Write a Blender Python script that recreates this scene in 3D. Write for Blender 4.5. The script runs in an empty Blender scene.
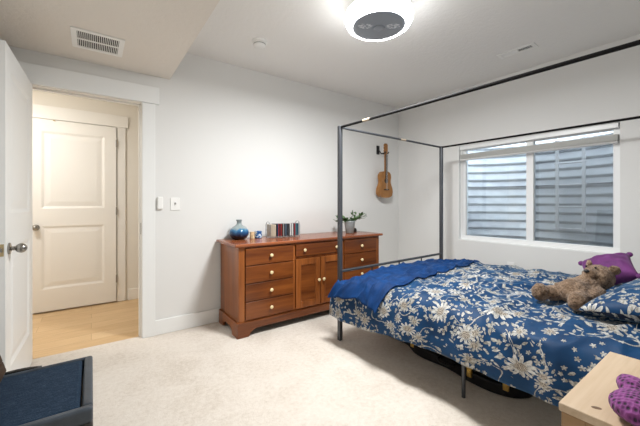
import bpy, bmesh, math, random
from mathutils import Vector, Matrix, noise
random.seed(7)
PI = math.pi
S = bpy.context.scene
COL = S.collection

# ------------------------------------------------------------------ camera, sky, exposure
HEAD = math.radians(54.2)
cam_d = bpy.data.cameras.new('camera')
cam = bpy.data.objects.new('camera', cam_d); COL.objects.link(cam)
cam_d.sensor_width = 36.0; cam_d.lens = 36.0 * 317 / 640
cam_d.shift_y = -9.5 / 640
cam_d.clip_start = 0.05
cam.location = (0, 0, 1.17); cam.rotation_euler = (PI / 2, 0, HEAD - PI / 2)
S.camera = cam

W = bpy.data.worlds.new('sky'); S.world = W; W.use_nodes = True
W.node_tree.nodes['Background'].inputs[0].default_value = (0.80, 0.90, 1.0, 1)
W.node_tree.nodes['Background'].inputs[1].default_value = 3.9

vs = S.view_settings
vs.view_transform = 'Standard'; vs.look = 'None'; vs.gamma = 1.0; vs.use_curve_mapping = False
vs.exposure = 0.2
S.cycles.use_denoising = True
S.cycles.diffuse_bounces = 6; S.cycles.max_bounces = 12; S.cycles.transparent_max_bounces = 16
S.cycles.sample_clamp_indirect = 8

LAMP_POWER = 64.0       # glowing ring of the ceiling lamp
RING_GLOW = 14.0
HALL_POWER = 18.0

# ------------------------------------------------------------------ node helpers
class V:
    """a socket with arithmetic"""
    def __init__(s, nt, sock): s.nt, s.s = nt, sock
    def _m(s, op, *a, clamp=False):
        n = s.nt.nodes.new('ShaderNodeMath'); n.operation = op; n.use_clamp = clamp
        for i, x in enumerate((s,) + a):
            if isinstance(x, V): s.nt.links.new(x.s, n.inputs[i])
            else: n.inputs[i].default_value = x
        return V(s.nt, n.outputs[0])
    def __add__(s, o): return s._m('ADD', o)
    __radd__ = __add__
    def __sub__(s, o): return s._m('SUBTRACT', o)
    def __mul__(s, o): return s._m('MULTIPLY', o)
    __rmul__ = __mul__
    def __truediv__(s, o): return s._m('DIVIDE', o)
    def lt(s, o): return s._m('LESS_THAN', o)
    def gt(s, o): return s._m('GREATER_THAN', o)
    def abs(s): return s._m('ABSOLUTE')
    def cos(s): return s._m('COSINE')
    def sin(s): return s._m('SINE')
    def pw(s, o): return s._m('POWER', o)
    def sqrt(s): return s._m('SQRT')
    def atan2(s, o): return s._m('ARCTAN2', o)
    def mx(s, o): return s._m('MAXIMUM', o)
    def mn(s, o): return s._m('MINIMUM', o)
    def sat(s): return s._m('ADD', 0.0, clamp=True)

class Mat:
    def __init__(s, name, color=(.8, .8, .8), rough=.5, metal=0.0, spec=.5, sheen=0.0):
        s.m = bpy.data.materials.new(name); s.m.use_nodes = True
        s.nt = s.m.node_tree; s.b = s.nt.nodes['Principled BSDF']
        s.set('Base Color', (*color, 1)); s.set('Roughness', rough); s.set('Metallic', metal)
        s.set('Specular IOR Level', spec); s.set('Sheen Weight', sheen)
    def set(s, k, v):
        if isinstance(v, V): s.nt.links.new(v.s, s.b.inputs[k])
        elif hasattr(v, 'is_output'): s.nt.links.new(v, s.b.inputs[k])
        else: s.b.inputs[k].default_value = v
        return s
    def node(s, t, **kw):
        n = s.nt.nodes.new(t)
        for k, v in kw.items():
            if k.startswith('in_'):
                n.inputs[k[3:].replace('_', ' ')].default_value = v
            else: setattr(n, k, v)
        return n
    def coord(s, kind='Object', scale=(1, 1, 1), rot=(0, 0, 0), loc=(0, 0, 0)):
        t = s.node('ShaderNodeTexCoord'); mp = s.node('ShaderNodeMapping')
        mp.inputs['Scale'].default_value = scale; mp.inputs['Rotation'].default_value = rot
        mp.inputs['Location'].default_value = loc
        s.nt.links.new(t.outputs[kind], mp.inputs[0]); return mp.outputs[0]
    def noise(s, vec, scale, detail=3, rough=.55, dist=0.0):
        n = s.node('ShaderNodeTexNoise'); n.inputs['Scale'].default_value = scale
        n.inputs['Detail'].default_value = detail; n.inputs['Roughness'].default_value = rough
        n.inputs['Distortion'].default_value = dist
        if vec is not None: s.nt.links.new(vec, n.inputs['Vector'])
        return V(s.nt, n.outputs['Fac'])
    def ramp(s, fac, stops):
        r = s.node('ShaderNodeValToRGB'); e = r.color_ramp.elements
        while len(e) < len(stops): e.new(.5)
        for i, (p, c) in enumerate(stops):
            e[i].position = p; e[i].color = (*c, 1)
        s.nt.links.new(fac.s, r.inputs[0]); return r.outputs[0]
    def mix(s, fac, a, b):
        n = s.node('ShaderNodeMix', data_type='RGBA')
        for i, x in ((0, fac), (6, a), (7, b)):
            if isinstance(x, V): s.nt.links.new(x.s, n.inputs[i])
            elif hasattr(x, 'is_output'): s.nt.links.new(x, n.inputs[i])
            elif i == 0: n.inputs[0].default_value = x
            else: n.inputs[i].default_value = (*x, 1)
        return n.outputs[2]
    def bump(s, h, strength=.3, dist=.01):
        b = s.node('ShaderNodeBump'); b.inputs['Strength'].default_value = strength
        b.inputs['Distance'].default_value = dist
        s.nt.links.new(h.s, b.inputs['Height']); s.nt.links.new(b.outputs[0], s.b.inputs['Normal']); return s

def wood(name, c0, c1, c2, axis='X', rough=.35, scale=1.0, spec=.5, stretch=.07):
    m = Mat(name, c1, rough, spec=spec)
    sc = [1, 1, 1]; sc['XYZ'.index(axis)] = stretch
    v = m.coord('Object', [k * scale for k in sc])
    a = m.noise(v, 9, 4, .6, .6); b = m.noise(v, 45, 3, .6, .2)
    f = a * .75 + b * .25
    m.set('Base Color', m.ramp(f, [(.30, c0), (.5, c1), (.70, c2)]))
    m.bump(b, .05, .002)
    return m.m

def plain(name, color, rough=.5, metal=0.0, spec=.5, sheen=0.0, vary=0.0, vscale=20, bump=0.0, bscale=200, bdist=.002):
    m = Mat(name, color, rough, metal, spec, sheen)
    if vary:
        v = m.coord('Object'); n = m.noise(v, vscale, 3)
        lo_ = [max(0, c * (1 - vary)) for c in color]; hi_ = [min(1, c * (1 + vary)) for c in color]
        m.set('Base Color', m.ramp(n, [(.3, lo_), (.7, hi_)]))
    if bump:
        v = m.coord('Object'); m.bump(m.noise(v, bscale, 2), bump, bdist)
    return m.m

# ------------------------------------------------------------------ materials
M = {}
M['wall'] = plain('wall_paint', (.73, .73, .715), .7, spec=.2, bump=.12, bscale=90, bdist=.003)
M['hall_wall'] = plain('hall_paint', (.80, .765, .70), .7, spec=.2, bump=.1, bscale=90, bdist=.003)
m = Mat('ceiling_texture', (.80, .795, .775), .85, spec=.1)
v = m.coord('Object'); n1 = m.noise(v, 24, 4, .6); n2 = m.noise(v, 80, 2)
m.bump(n1._m('SMOOTH_MIN', .58, .1) * .8 + n2 * .2, .5, .012); M['ceiling'] = m.m
m = Mat('soffit_texture', (.75, .71, .655), .85, spec=.1)  # ceiling texture again, with warm bounce light from the carpet tinted in
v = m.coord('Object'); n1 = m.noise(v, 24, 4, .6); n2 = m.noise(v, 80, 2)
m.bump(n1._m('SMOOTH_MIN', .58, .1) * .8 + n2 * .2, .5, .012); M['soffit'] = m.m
M['trim'] = plain('white_trim_paint', (.80, .81, .80), .35, spec=.4)
M['door'] = plain('white_door_paint', (.79, .80, .79), .38, spec=.4)
M['hall_trim'] = plain('hall_trim_paint', (.85, .83, .79), .4, spec=.4)
m = Mat('carpet_pile', (.72, .67, .60), .95, spec=.05, sheen=.25)
v = m.coord('Object'); a = m.noise(v, 3.2, 4, .6, .8); b = m.noise(v, 160, 3, .7); c = m.noise(v, 38, 3, .6)
m.set('Base Color', m.ramp(a * .35 + b * .30 + c * .35, [(.36, (.58, .51, .43)), (.5, (.70, .635, .56)), (.64, (.77, .715, .645))]))
m.bump(b * .6 + c * .4, .7, .012); M['carpet'] = m.m
# oak plank floor
m = Mat('oak_planks', (.6, .4, .2), .4)
v = m.coord('Object')
br = m.node('ShaderNodeTexBrick'); br.offset = .37
br.inputs['Color1'].default_value = (.62, .42, .22, 1); br.inputs['Color2'].default_value = (.72, .52, .30, 1)
br.inputs['Mortar'].default_value = (.40, .25, .12, 1)
br.inputs['Scale'].default_value = 1; br.inputs['Mortar Size'].default_value = .0015
br.inputs['Brick Width'].default_value = 1.1; br.inputs['Row Height'].default_value = .16
m.nt.links.new(v, br.inputs['Vector'])
gr = m.noise(m.coord('Object', (.8, 9, 1)), 6, 4, .6, .5)
mm = m.node('ShaderNodeMix', data_type='RGBA', blend_type='MULTIPLY'); mm.inputs[0].default_value = .55
m.nt.links.new(br.outputs['Color'], mm.inputs[6])
m.nt.links.new(m.ramp(gr, [(.3, (.72, .66, .58)), (.65, (1, 1, 1))]), mm.inputs[7])
m.set('Base Color', mm.outputs[2]); M['oak_floor'] = m.m

CH = ((.055, .012, .003), (.165, .045, .009), (.29, .090, .019))
M['cherry'] = wood('cherry_wood', *CH, axis='X', rough=.28)
M['cherry_side'] = wood('cherry_wood_upright', (.12, .031, .007), (.25, .074, .015), (.38, .125, .030), axis='Z', rough=.3)
M['cherry_top'] = wood('cherry_wood_top', (.17, .046, .018), (.27, .080, .030), (.36, .125, .05), axis='X', rough=.22)
M['cherry_dark'] = plain('cherry_shadow_gap', (.035, .012, .006), .6)
M['knob_cream'] = plain('cream_knob', (.80, .66, .38), .3, metal=.0)
M['oak'] = wood('pale_oak', (.38, .265, .16), (.52, .39, .26), (.60, .475, .34), axis='X', rough=.45, scale=1.2)
M['oak_side'] = wood('honey_oak', (.22, .125, .055), (.32, .195, .09), (.40, .26, .13), axis='Y', rough=.45, scale=1.2)
M['knot'] = plain('wood_knot', (.14, .08, .045), .5, vary=.5, vscale=60)
M['steel_bed'] = plain('grey_bed_metal', (.085, .09, .10), .38, metal=.55)
M['rail_dark'] = plain('dark_bed_metal', (.014, .0135, .014), .7, spec=.06)
M['sleeve'] = plain('tan_rail_sleeve', (.42, .35, .26), .5)
M['nickel'] = plain('satin_nickel', (.33, .315, .29), .28, metal=1.0)
M['brass'] = plain('antique_brass', (.55, .44, .26), .35, metal=1.0)
M['gold'] = plain('gold_latch', (.85, .58, .18), .28, metal=1.0)
M['black'] = plain('black_plastic', (.012, .012, .014), .45)
M['case_black'] = plain('black_case_cover', (.008, .008, .009), .5, spec=.2, bump=.2, bscale=300)
M['white_plastic'] = plain('white_plastic', (.83, .83, .81), .35)
M['grey_dot'] = plain('grey_detail', (.30, .30, .29), .5)
M['vinyl'] = plain('white_vinyl', (.84, .85, .85), .35)
M['blind'] = plain('blind_slats', (.66, .66, .63), .5)
M['vent_shade'] = plain('duct_shade', (.03, .026, .022), .9)
M['mattress'] = plain('mattress_ticking', (.60, .60, .60), .9, vary=.06)
M['denim'] = None
m = Mat('denim_blue_fabric', (.03, .06, .12), .9, spec=.15, sheen=.02)
v = m.coord('Object', (6, 60, 6)); a = m.noise(v, 5, 4, .7); b = m.noise(m.coord('Object'), 260, 2)
m.set('Base Color', m.ramp(a * .6 + b * .4, [(.34, (.006, .015, .032)), (.52, (.014, .030, .056)), (.68, (.040, .066, .105))]))
m.bump(b, .4, .003); M['denim'] = m.m
M['leather'] = plain('dark_leather', (.040, .052, .068), .42, vary=.3, vscale=14, bump=.25, bscale=180)
M['leather_front'] = plain('black_brown_leather', (.026, .024, .022), .45, vary=.3, vscale=14, bump=.25, bscale=180)
M['walnut'] = wood('walnut_frame', (.02, .009, .005), (.035, .016, .008), (.06, .028, .012), axis='Y', rough=.5, spec=.2)
M['canvas'] = plain('picture_canvas', (.22, .20, .18), .8, vary=.4, vscale=8)
m = Mat('plush_fur', (.25, .17, .11), 1.0, spec=.1, sheen=.2)
v = m.coord('Object'); a = m.noise(v, 90, 4, .7); b = m.noise(v, 25, 3)
m.set('Base Color', m.ramp(a * .6 + b * .4, [(.38, (.075, .045, .028)), (.5, (.21, .135, .085)), (.62, (.37, .26, .175))]))
m.bump(a, 1.0, .012); M['fur'] = m.m
m = Mat('purple_velvet', (.16, .03, .20), .75, sheen=.15)
a = m.noise(m.coord('Object'), 12, 3)
m.set('Base Color', m.ramp(a, [(.3, (.085, .014, .095)), (.7, (.16, .028, .17))])); m.set('Sheen Tint', (.8, .4, .9, 1)); M['purple'] = m.m
m = Mat('purple_crochet', (.3, .06, .3), .85, sheen=.1)
vo = m.node('ShaderNodeTexVoronoi'); vo.inputs['Scale'].default_value = 95; vo.inputs['Randomness'].default_value = .45
m.nt.links.new(m.coord('Object', (1, 1, .6)), vo.inputs['Vector'])
d = V(m.nt, vo.outputs['Distance'])
m.set('Base Color', m.ramp(d, [(.24, (.02, .004, .022)), (.40, (.14, .022, .135)), (.7, (.24, .050, .22))]))
m.bump(d, .8, .006); M['crochet'] = m.m
m = Mat('royal_blue_velvet', (.008, .05, .22), .7, sheen=.12, spec=.2)
a = m.noise(m.coord('Object'), 9, 4, .6, .6); b = m.noise(m.coord('Object'), 220, 2)
m.set('Base Color', m.ramp(a * .8 + b * .2, [(.3, (.001, .014, .06)), (.55, (.001, .032, .13)), (.75, (.002, .055, .21))]))
m.set('Sheen Tint', (.25, .5, 1, 1)); m.set('Sheen Roughness', .4); m.bump(b, .3, .003); M['throw'] = m.m

def floral(name, base0, base1):
    """blue cotton printed with daisies, leaf sprigs and stems; UV is in metres of cloth"""
    m = Mat(name, base1, .6, spec=.25, sheen=.38)
    nt = m.nt
    uv0 = m.coord('UV')
    wob = m.node('ShaderNodeTexNoise'); wob.inputs['Scale'].default_value = 9; nt.links.new(uv0, wob.inputs['Vector'])
    vs_ = m.node('ShaderNodeVectorMath', operation='MULTIPLY_ADD')
    nt.links.new(wob.outputs['Color'], vs_.inputs[0]); vs_.inputs[1].default_value = (.025, .025, 0); nt.links.new(uv0, vs_.inputs[2])
    uv = vs_.outputs[0]
    def cells(scale, rnd, off):
        ad = m.node('ShaderNodeVectorMath', operation='ADD'); ad.inputs[1].default_value = (*off, 0)
        nt.links.new(uv, ad.inputs[0])
        vo = m.node('ShaderNodeTexVoronoi', voronoi_dimensions='2D'); vo.inputs['Scale'].default_value = scale
        vo.inputs['Randomness'].default_value = rnd; nt.links.new(ad.outputs[0], vo.inputs['Vector'])
        sb = m.node('ShaderNodeVectorMath', operation='SUBTRACT')
        nt.links.new(ad.outputs[0], sb.inputs[0]); nt.links.new(vo.outputs['Position'], sb.inputs[1])
        sx = m.node('ShaderNodeSeparateXYZ'); nt.links.new(sb.outputs[0], sx.inputs[0])
        sc = m.node('ShaderNodeSeparateColor'); nt.links.new(vo.outputs['Color'], sc.inputs[0])
        x, y = V(nt, sx.outputs[0]), V(nt, sx.outputs[1])
        return x, y, V(nt, sc.outputs[0]), V(nt, sc.outputs[1]), V(nt, sc.outputs[2])
    def flower(scale, rnd, off, R, n, dens):
        x, y, c1, c2, c3 = cells(scale, rnd, off)
        r = (x * x + y * y).sqrt(); th = y.atan2(x)
        size = (c2 * .4 + .7) * R
        p = ((th * (n / 2.0) + c1 * 6.28).cos().abs()).pw(.85)
        edge = size * (p * .72 + .28)
        on = c3.gt(1 - dens)
        pet = r.lt(edge) * on
        core = r.lt(size * .40) * on
        ring = r.lt(size * .20) * on
        q = (r / edge)
        return pet, core, ring, p, q
    def leaves(scale, off, a, b, dens):
        x, y, c1, c2, c3 = cells(scale, .9, off)
        t = c1 * 6.28; ct, st = t.cos(), t.sin()
        u = x * ct + y * st; w = y * ct - x * st
        k = c2 * .5 + .75
        e = (u / (k * a)).abs().pw(1.5) + (w / (k * b)).abs().pw(1.3)
        return e.lt(1.0) * c3.gt(1 - dens), u
    F1 = flower(5.0, .8, (0.31, .12), .072, 11, .55)
    F2 = flower(8.5, .9, (4.7, 2.2), .046, 9, .40)
    F3 = flower(24, 1.0, (7.1, 5.3), .014, 5, .36)
    L1, _ = leaves(20, (1.3, 8.2), .022, .0085, .55)
    L2, _ = leaves(31, (3.3, 3.7), .013, .006, .5)
    clus = m.noise(uv, 4.2, 2)
    stem = (m.noise(uv, 3.1, 1.2) - .5).abs().lt(.0045) * m.noise(uv, 2.0, 1).gt(.44)
    stem2 = (m.noise(uv, 6.3, 1) - .52).abs().lt(.006) * clus.gt(.54)
    leaf = (L1 * clus.gt(.48)).mx(L2 * clus.gt(.45))
    white = F1[0].mx(F2[0]).mx(F3[0]).mx(leaf).mx(stem).mx(stem2)
    core = F1[1].mx(F2[1])
    tint = m.noise(uv, 55, 3, .7)
    bg = m.ramp(m.noise(uv, 7, 3), [(.3, base0), (.7, base1)])
    pale = m.ramp(tint + (F1[4] - .5) * F1[0] * .35, [(.34, (.12, .11, .095)), (.49, (.31, .30, .27)), (.68, (.54, .53, .50))])
    cc = m.ramp(m.noise(uv, 170, 2, .6), [(.36, (.07, .06, .05)), (.5, (.24, .205, .165)), (.62, (.50, .45, .38))])
    col = m.mix(white.sat(), bg, pale)
    col = m.mix(core.sat(), col, cc)
    m.set('Base Color', col); m.set('Sheen Tint', (.25, .6, 1, 1)); m.set('Sheen Roughness', .35)
    m.bump(m.noise(uv, 420, 2), .15, .001)
    return m.m
M['floral'] = floral('blue_floral_cotton', (.001, .022, .072), (.002, .045, .130))
M['floral_shaded'] = floral('shaded_floral_cotton', (.004, .009, .028), (.006, .014, .040))  # darker copy of the print; the pillow's lower-side shade is in this colour

m = Mat('reactive_glaze', (.1, .2, .4), .12)
sx = m.node('ShaderNodeSeparateXYZ'); m.nt.links.new(m.coord('Object'), sx.inputs[0])
h = V(m.nt, sx.outputs[2]) + (m.noise(m.coord('Object', (1, 1, .4)), 24, 3) - .5) * .06
m.set('Base Color', m.ramp(h / .2, [(.16, (.008, .012, .028)), (.36, (.015, .075, .20)), (.50, (.055, .20, .36)), (.58, (.30, .36, .36)), (.8, (.22, .27, .28))]))
M['glaze'] = m.m
m = Mat('blue_white_glaze', (.1, .2, .5), .2)
n_ = m.noise(m.coord('Object'), 45, 2)
m.set('Base Color', m.ramp(n_, [(.44, (.015, .07, .24)), (.5, (.05, .2, .45)), (.58, (.65, .72, .78))])); M['bluewhite'] = m.m
M['creamglaze'] = plain('cream_glaze', (.66, .50, .30), .3, vary=.3, vscale=40)
M['potgrey'] = plain('grey_pot', (.24, .26, .26), .5, vary=.15, vscale=18)
M['soil'] = plain('soil', (.05, .035, .025), 1.0)
M['leaf'] = plain('leaf_green', (.10, .19, .07), .5, vary=.5, vscale=30)
M['stem'] = plain('stem_green', (.12, .17, .07), .6)
M['wire'] = plain('chrome_wire', (.55, .57, .58), .25, metal=1.0)
M['uke'] = wood('koa_wood', (.20, .082, .018), (.31, .135, .033), (.40, .19, .055), axis='Z', rough=.35)
M['uke_dark'] = plain('rosewood', (.035, .018, .012), .45)
M['string'] = plain('nylon_string', (.7, .7, .68), .4)
m = Mat('galvanised_steel', (.50, .52, .55), .5, metal=.25)
a = m.noise(m.coord('Object', (1, .25, 1)), 9, 4, .6)
m.set('Base Color', m.ramp(a, [(.3, (.55, .57, .61)), (.7, (.74, .755, .78))])); M['galv'] = m.m
M['galv_dark'] = plain('seam_steel', (.16, .165, .18), .6, metal=.3)
M['ladder'] = plain('ladder_steel', (.80, .79, .80), .5)
M['gravel'] = plain('gravel', (.30, .28, .26), 1.0, vary=.6, vscale=60)

def glass(name, tint, refl):
    mt = bpy.data.materials.new(name); mt.use_nodes = True; nt = mt.node_tree; nt.nodes.clear()
    o = nt.nodes.new('ShaderNodeOutputMaterial'); t = nt.nodes.new('ShaderNodeBsdfTransparent'); g = nt.nodes.new('ShaderNodeBsdfGlossy')
    t.inputs[0].default_value = (*tint, 1); g.inputs[1].default_value = .02
    f = nt.nodes.new('ShaderNodeFresnel'); f.inputs[0].default_value = refl
    mx = nt.nodes.new('ShaderNodeMixShader'); nt.links.new(f.outputs[0], mx.inputs[0])
    nt.links.new(t.outputs[0], mx.inputs[1]); nt.links.new(g.outputs[0], mx.inputs[2]); nt.links.new(mx.outputs[0], o.inputs[0])
    return mt
M['glass'] = glass('window_glass', (.93, .96, .97), 1.6)
mt = bpy.data.materials.new('insect_mesh'); mt.use_nodes = True; nt = mt.node_tree; nt.nodes.clear()
o = nt.nodes.new('ShaderNodeOutputMaterial'); t = nt.nodes.new('ShaderNodeBsdfTransparent'); g = nt.nodes.new('ShaderNodeBsdfDiffuse')
g.inputs[0].default_value = (.10, .10, .105, 1); mx = nt.nodes.new('ShaderNodeMixShader'); mx.inputs[0].default_value = .30
nt.links.new(t.outputs[0], mx.inputs[1]); nt.links.new(g.outputs[0], mx.inputs[2]); nt.links.new(mx.outputs[0], o.inputs[0])
M['screen'] = mt
def glow(name, color, strength):
    mt = bpy.data.materials.new(name); mt.use_nodes = True; b = mt.node_tree.nodes['Principled BSDF']
    b.inputs['Base Color'].default_value = (.9, .9, .9, 1)
    b.inputs['Emission Color'].default_value = (*color, 1); b.inputs['Emission Strength'].default_value = strength
    return mt
M['lamp_glow'] = glow('lit_diffuser', (.99, 1.0, 1.0), RING_GLOW)
m = Mat('smoked_lens', (.20, .22, .245), .25); m.set('Emission Color', (.55, .6, .68, 1)); m.set('Emission Strength', .07)
sx = m.node('ShaderNodeSeparateXYZ'); m.nt.links.new(m.coord('Object', rot=(0, 0, math.radians(35.8))), sx.inputs[0])
lx_, ly_ = V(m.nt, sx.outputs[0]), V(m.nt, sx.outputs[1])
lobe = ((lx_.abs() - .095).abs() / .05).pw(2) + ((ly_ + .02).abs() / .03).pw(2)
fleck = lobe.lt(1.0) * m.noise(m.coord('Object'), 130, 2).gt(.53)
m.set('Base Color', m.mix(fleck, (.16, .18, .205), (.55, .57, .60))); M['lens'] = m.m
M['lens_fleck'] = plain('lens_fleck', (.62, .64, .66), .3)

# ------------------------------------------------------------------ mesh helpers
def B(): return bmesh.new()
def box(bm, lo, hi, rot=None, piv=None):
    c = [(a + b) / 2 for a, b in zip(lo, hi)]; d = [abs(b - a) for a, b in zip(lo, hi)]
    mt = Matrix.Translation(c) @ Matrix.Diagonal((*d, 1))
    if rot is not None:
        p = Vector(piv if piv is not None else c)
        mt = Matrix.Translation(p) @ rot.to_4x4() @ Matrix.Translation(-p) @ mt
    bmesh.ops.create_cube(bm, size=1, matrix=mt); return bm
def cyl(bm, a, b, r, r2=None, seg=16):
    a, b = Vector(a), Vector(b); d = b - a
    mt = Matrix.Translation((a + b) / 2) @ d.to_track_quat('Z', 'Y').to_matrix().to_4x4()
    bmesh.ops.create_cone(bm, cap_ends=True, segments=seg, radius1=r, radius2=r if r2 is None else r2, depth=d.length, matrix=mt); return bm
def ell(bm, c, r, rot=None, seg=20, ring=12):
    mt = Matrix.Translation(c) @ (rot.to_4x4() if rot else Matrix()) @ Matrix.Diagonal((*r, 1))
    bmesh.ops.create_uvsphere(bm, u_segments=seg, v_segments=ring, radius=1, matrix=mt); return bm
def lathe(bm, prof, c=(0, 0, 0), seg=32):
    rings = []
    for r, z in prof:
        rings.append([bm.verts.new((c[0] + max(r, 1e-4) * math.cos(2 * PI * i / seg), c[1] + max(r, 1e-4) * math.sin(2 * PI * i / seg), c[2] + z)) for i in range(seg)])
    for a, b in zip(rings, rings[1:]):
        for i in range(seg):
            bm.faces.new((a[i], a[(i + 1) % seg], b[(i + 1) % seg], b[i]))
    bm.faces.new(list(reversed(rings[0]))); bm.faces.new(rings[-1])
    return bm
def tube(bm, pts, r, seg=8):
    pts = [Vector(p) for p in pts]; prev = None
    rr = r if isinstance(r, (list, tuple)) else [r] * len(pts)
    for i, p in enumerate(pts):
        d = (pts[min(i + 1, len(pts) - 1)] - pts[max(i - 1, 0)]).normalized()
        q = d.to_track_quat('Z', 'Y')
        ring = [bm.verts.new(p + q @ Vector((rr[i] * math.cos(2 * PI * k / seg), rr[i] * math.sin(2 * PI * k / seg), 0))) for k in range(seg)]
        if prev:
            off = min(range(seg), key=lambda o_: sum((prev[k].co - ring[(k + o_) % seg].co).length for k in range(seg)))
            ring = ring[off:] + ring[:off]
            for k in range(seg): bm.faces.new((prev[k], prev[(k + 1) % seg], ring[(k + 1) % seg], ring[k]))
        else: bm.faces.new(list(reversed(ring)))
        prev = ring
    bm.faces.new(prev); return bm
def prism(bm, poly, axis, a, b):
    """polygon extruded along an axis; poly is given in the other two axes' order"""
    def pt(u, v, w): return {'X': (w, u, v), 'Y': (u, w, v), 'Z': (u, v, w)}[axis]
    A = [bm.verts.new(pt(u, v, a)) for u, v in poly]; Bv = [bm.verts.new(pt(u, v, b)) for u, v in poly]
    n = len(poly)
    bm.faces.new(A); bm.faces.new(list(reversed(Bv)))
    for i in range(n): bm.faces.new((A[i], Bv[i], Bv[(i + 1) % n], A[(i + 1) % n]))
    return bm
def obj(name, bm, mat, parent=None, bevel=0.0, smooth=False, loc=None, seg=2, subsurf=0, solid=0.0):
    bmesh.ops.recalc_face_normals(bm, faces=bm.faces)
    me = bpy.data.meshes.new(name); bm.to_mesh(me); bm.free()
    o = bpy.data.objects.new(name, me); COL.objects.link(o)
    for x in (mat if isinstance(mat, (list, tuple)) else [mat]): me.materials.append(M[x] if isinstance(x, str) else x)
    if parent: o.parent = parent
    if loc: o.location = loc
    if smooth: me.shade_smooth()
    if solid:
        md = o.modifiers.new('thickness', 'SOLIDIFY'); md.thickness = solid; md.offset = -1
    if bevel:
        md = o.modifiers.new('edge', 'BEVEL'); md.width = bevel; md.segments = seg; md.limit_method = 'ANGLE'; md.angle_limit = .7
        md.harden_normals = False
    if subsurf:
        md = o.modifiers.new('soft', 'SUBSURF'); md.levels = subsurf; md.render_levels = subsurf
    return o
def tag(o, label, cat, group=None, kind=None):
    if label: o['label'] = label
    if cat: o['category'] = cat
    if group: o['group'] = group
    if kind: o['kind'] = kind
    return o
def thing(name, label, cat, loc=(0, 0, 0), rz=0.0, group=None):
    o = bpy.data.objects.new(name, None); COL.objects.link(o)
    o.location = loc; o.rotation_euler = (0, 0, rz); return tag(o, label, cat, group)
def struct(name, bm, mat, **k):
    o = obj(name, bm, mat, **k)
    if not k.get('parent'): o['kind'] = 'structure'
    return o
def bx(*lohi): return box(B(), *lohi)
def copy_tree(o, parent=None):
    c = o.copy(); COL.objects.link(c)
    if parent: c.parent = parent
    for ch in list(o.children): copy_tree(ch, c)
    return c

# ------------------------------------------------------------------ the room
XW, YW, ZC = 3.706, 3.143, 2.585          # window wall, door wall, ceiling
XL, YB = -0.50, -0.75                     # wall behind the open door, wall behind the camera
struct('floor', bx((XL - .1, YB - .1, -.08), (XW + .1, YW + .05, 0)), 'carpet')
struct('floor_hall', bx((-1.7, YW + .05, -.08), (1.5, 4.65, -.004)), 'oak_floor')
struct('ceiling', bx((.58, YB - .1, ZC), (XW + .1, YW + .06, ZC + .08)), 'ceiling')
struct('ceiling_soffit', bx((XL - .1, YB - .1, 2.30), (.58, YW + .06, ZC + .08)), 'soffit')
# door wall with its opening (clear opening x -0.39..0.352, z 0..2.045)
JL, JR, JT = -.39, .352, 2.045
b = B()
box(b, (XL - .1, YW, 0), (JL - .02, YW + .12, ZC)); box(b, (JL - .02, YW, JT + .02), (JR + .02, YW + .12, ZC)); box(b, (JR + .02, YW, 0), (XW + .1, YW + .12, ZC))
struct('wall_north', b, 'wall')
struct('wall_west', bx((XL - .1, YB, 0), (XL, YW, 2.30)), 'wall')
struct('wall_south', bx((XL - .1, YB - .1, 0), (XW + .1, YB, ZC)), 'wall')
WY0, WY1, WZ0, WZ1 = .705, 2.198, .717, 1.876
b = B()
box(b, (XW, YB, 0), (XW + .2, WY0, ZC)); box(b, (XW, WY1, 0), (XW + .2, YW, ZC))
box(b, (XW, WY0, 0), (XW + .2, WY1, WZ0)); box(b, (XW, WY0, WZ1), (XW + .2, WY1, ZC))
struct('wall_east', b, 'wall')
# hall
struct('wall_hall_back', bx((-1.7, 4.50, 0), (1.5, 4.60, 2.45)), 'hall_wall')
struct('wall_hall_east', bx((1.4, YW + .12, 0), (1.5, 4.50, 2.45)), 'hall_wall')
struct('wall_hall_west', bx((-1.7, YW + .12, 0), (-1.6, 4.50, 2.45)), 'hall_wall')
struct('wall_hall_south', bx((-1.7, YW, 0), (XL - .1, YW + .12, 2.45)), 'hall_wall')
struct('ceiling_hall', bx((-1.7, YW + .12, 2.45), (1.5, 4.60, 2.52)), 'hall_wall')

# baseboards
struct('baseboard_north', bx((.457, YW - .015, 0), (XW, YW, .132)), 'trim', bevel=.004)
struct('baseboard_east', bx((XW - .015, YB, 0), (XW, YW - .015, .132)), 'trim', bevel=.004)
struct('baseboard_west', bx((XL, YB, 0), (XL + .015, 2.2, .132)), 'trim', bevel=.004)
struct('baseboard_hall', bx((.36, 4.485, -.004), (1.4, 4.50, .13)), 'hall_trim', bevel=.004)

# door frame of the bedroom
b = B()
box(b, (JL - .02, YW, 0), (JL, YW + .12, JT + .02)); box(b, (JR, YW, 0), (JR + .02, YW + .12, JT + .02)); box(b, (JL, YW, JT), (JR, YW + .12, JT + .02))
box(b, (JR - .012, YW + .055, 0), (JR, YW + .09, JT)); box(b, (JL, YW + .055, 0), (JL + .012, YW + .09, JT)); box(b, (JL, YW + .055, JT - .012), (JR, YW + .09, JT))
j = struct('trim_1', b, 'hall_trim', bevel=.002); 
obj('strike_plate', bx((JR - .0015, YW + .012, .90), (JR, YW + .045, 1.0)), 'nickel', j)
b = B(); box(b, (.358, YW - .018, 0), (.458, YW, 2.048)); box(b, (-.495, YW - .018, 0), (-.396, YW, 2.048))
struct('trim_2', b, 'trim', bevel=.003)
struct('trim_3', bx((-.498, YW - .026, 2.05), (.49, YW, 2.197)), 'trim', bevel=.003)
# hall door frame
b = B(); box(b, (.246, 4.48, 0), (.335, 4.50, 2.08)); box(b, (-.64, 4.48, 0), (-.548, 4.50, 2.08))
struct('trim_4', b, 'hall_trim', bevel=.003)
struct('trim_5', bx((-.66, 4.472, 2.08), (.36, 4.50, 2.22)), 'hall_trim', bevel=.003)

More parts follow.
